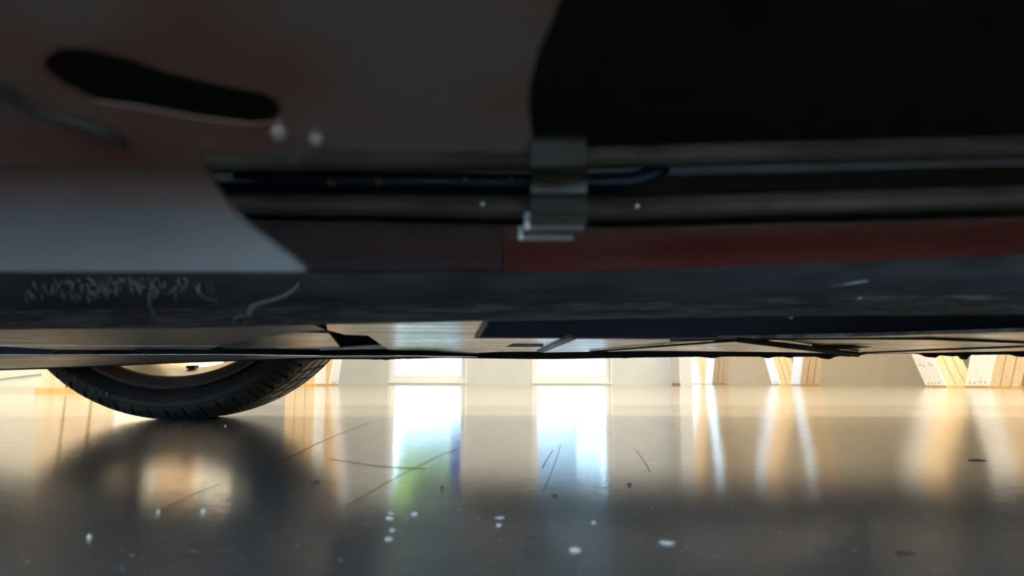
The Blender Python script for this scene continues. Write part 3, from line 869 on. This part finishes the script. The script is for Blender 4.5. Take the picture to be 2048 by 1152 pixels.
# ------------------------------------------------------------------ bits on the floor
def floorpt(x, y, dz=0): 
    p = on_plane(x, y, 0.0); p.z = dz; return p
hairs = [([(560, 925), (640, 884), (738, 845)], 'long thin dark hair on the floor between tyre and left window reflection'),
         ([(690, 1015), (780, 962), (870, 915), (922, 895)], 'thin dark hair crossing the left window reflection diagonally'),
         ([(1085, 986), (1105, 940), (1122, 888)], 'longer upright dark hair inside the right window reflection'),
         ([(1085, 936), (1094, 918), (1106, 900)], 'shorter upright dark hair inside the right window reflection'),
         ([(320, 1022), (380, 992), (440, 968)], 'dark hair in the bright spot of the tyre reflection'),
         ([(1272, 900), (1288, 922), (1300, 944)], 'short dark hair right of the right window reflection'),
         ([(660, 919), (700, 924), (750, 932), (800, 936), (850, 937)], 'curved dark fibre lying across the left window reflection')]
for pts, lab in hairs:
    dd = floorpt(*pts[0]).y
    o = tube('hair', [floorpt(x, y, .00035) for x, y in pts], .00018 if dd > .5 else .00013, M['hair'], None, 5)
    tag(o, lab, 'hair', 'hairs on the floor')

def crumb_obj(x, y, wpx, hpx, mt, lab, rot=0):
    p = floorpt(x, y); d = p.y
    sx = wpx / F * d * .5; sz = hpx / F * d * .6
    bm = bmesh.new()
    bmesh.ops.create_icosphere(bm, subdivisions=2, radius=1.0)
    rn = random.Random(int(x * 3 + y))
    for v in bm.verts:
        v.co *= rn.uniform(.8, 1.12)
        v.co = Vector((v.co.x * sx, v.co.y * sx * .8, max(v.co.z, -.6) * sz))
    me = bpy.data.meshes.new('grit'); bm.to_mesh(me); bm.free()
    o = link('grit_crumb', me, mt, None, True)
    o.location = (p.x, p.y, sz * .6)
    o.rotation_euler = (0, 0, rot)
    tag(o, lab, 'crumb', 'crumbs on the floor')
crumbs = [(179, 1077, 9, 9, 0, 'round white crumb at the lower left of the floor'),
          (317, 1028, 8, 10, 0, 'pale crumb at the lower end of the hair below the tyre'),
          (407, 1026, 11, 9, 0, 'pale crumb right of the bright spot in the tyre reflection'),
          (390, 1102, 22, 6, 1, 'flat reddish brown flake low on the left floor'),
          (778, 1080, 16, 7, 0, 'curved white flake low in the left window reflection'),
          (780, 1038, 18, 6, 0, 'white flake halfway up the crumb cluster by the green reflection'),
          (782, 1027, 14, 4, 0, 'thin white flake topmost in the crumb cluster by the green reflection'),
          (829, 1030, 13, 6, 0, 'white crumb in the green reflection right of the cluster'),
          (785, 1062, 12, 5, 0, 'small white crumb just above the curved flake'),
          (1060, 1078, 22, 7, 1, 'brown flake with white tip left of the right window reflection'),
          (1150, 1102, 24, 8, 0, 'white and dark flake low in the right window reflection'),
          (1187, 1047, 10, 5, 0, 'white crumb in the right window reflection'),
          (1332, 1086, 34, 6, 0, 'long pale flake right of the right window reflection'),
          (1000, 1036, 20, 3, 0, 'thin pale sliver between the two window reflections'),
          (998, 1052, 12, 5, 0, 'pale crumb below the thin sliver between the window reflections'),
          (1810, 1110, 36, 5, 1, 'faint long flake low on the right floor'),
          (1955, 921, 34, 2, 1, 'thin dark splinter on the floor at the far right'),
          (1259, 970, 10, 4, 1, 'small dark crumb right of the right window reflection'),
          (632, 965, 14, 3, 1, 'dark crumb at the right edge of the tyre reflection'),
          (1110, 992, 9, 3, 1, 'small dark crumb below the upright hairs'),
          (884, 977, 4, 6, 1, 'tiny dark crumb at the blue streak'),
          (451, 852, 6, 3, 0, 'tiny white crumb right below the tyre')]
for x, y, a, b, d, lab in crumbs:
    crumb_obj(x, y, a, b, M['crumb_dark'] if d else M['crumb'], lab, random.uniform(-.5, .5))
# fine dust grains too many to count
vs = []; fs = []
rnd = random.Random(11)
for i in range(700):
    x = rnd.uniform(-100, 2150); y = 800 + 350 * rnd.random() ** .8
    p = floorpt(x, y); s = rnd.uniform(.00012, .0003) * (1 + p.y * .8)
    n = len(vs)
    vs += [(p.x - s, p.y, 0), (p.x, p.y - s, 0), (p.x + s, p.y, 0), (p.x, p.y + s, 0), (p.x, p.y, s * 1.2)]
    fs += [(n, n + 1, n + 4), (n + 1, n + 2, n + 4), (n + 2, n + 3, n + 4), (n + 3, n, n + 4)]
me = bpy.data.meshes.new('floor_dust'); me.from_pydata(vs, [], fs)
tag(link('floor_dust', me, M['crumb']), 'fine pale dust grains scattered over the glossy floor', 'dust', kind='stuff')
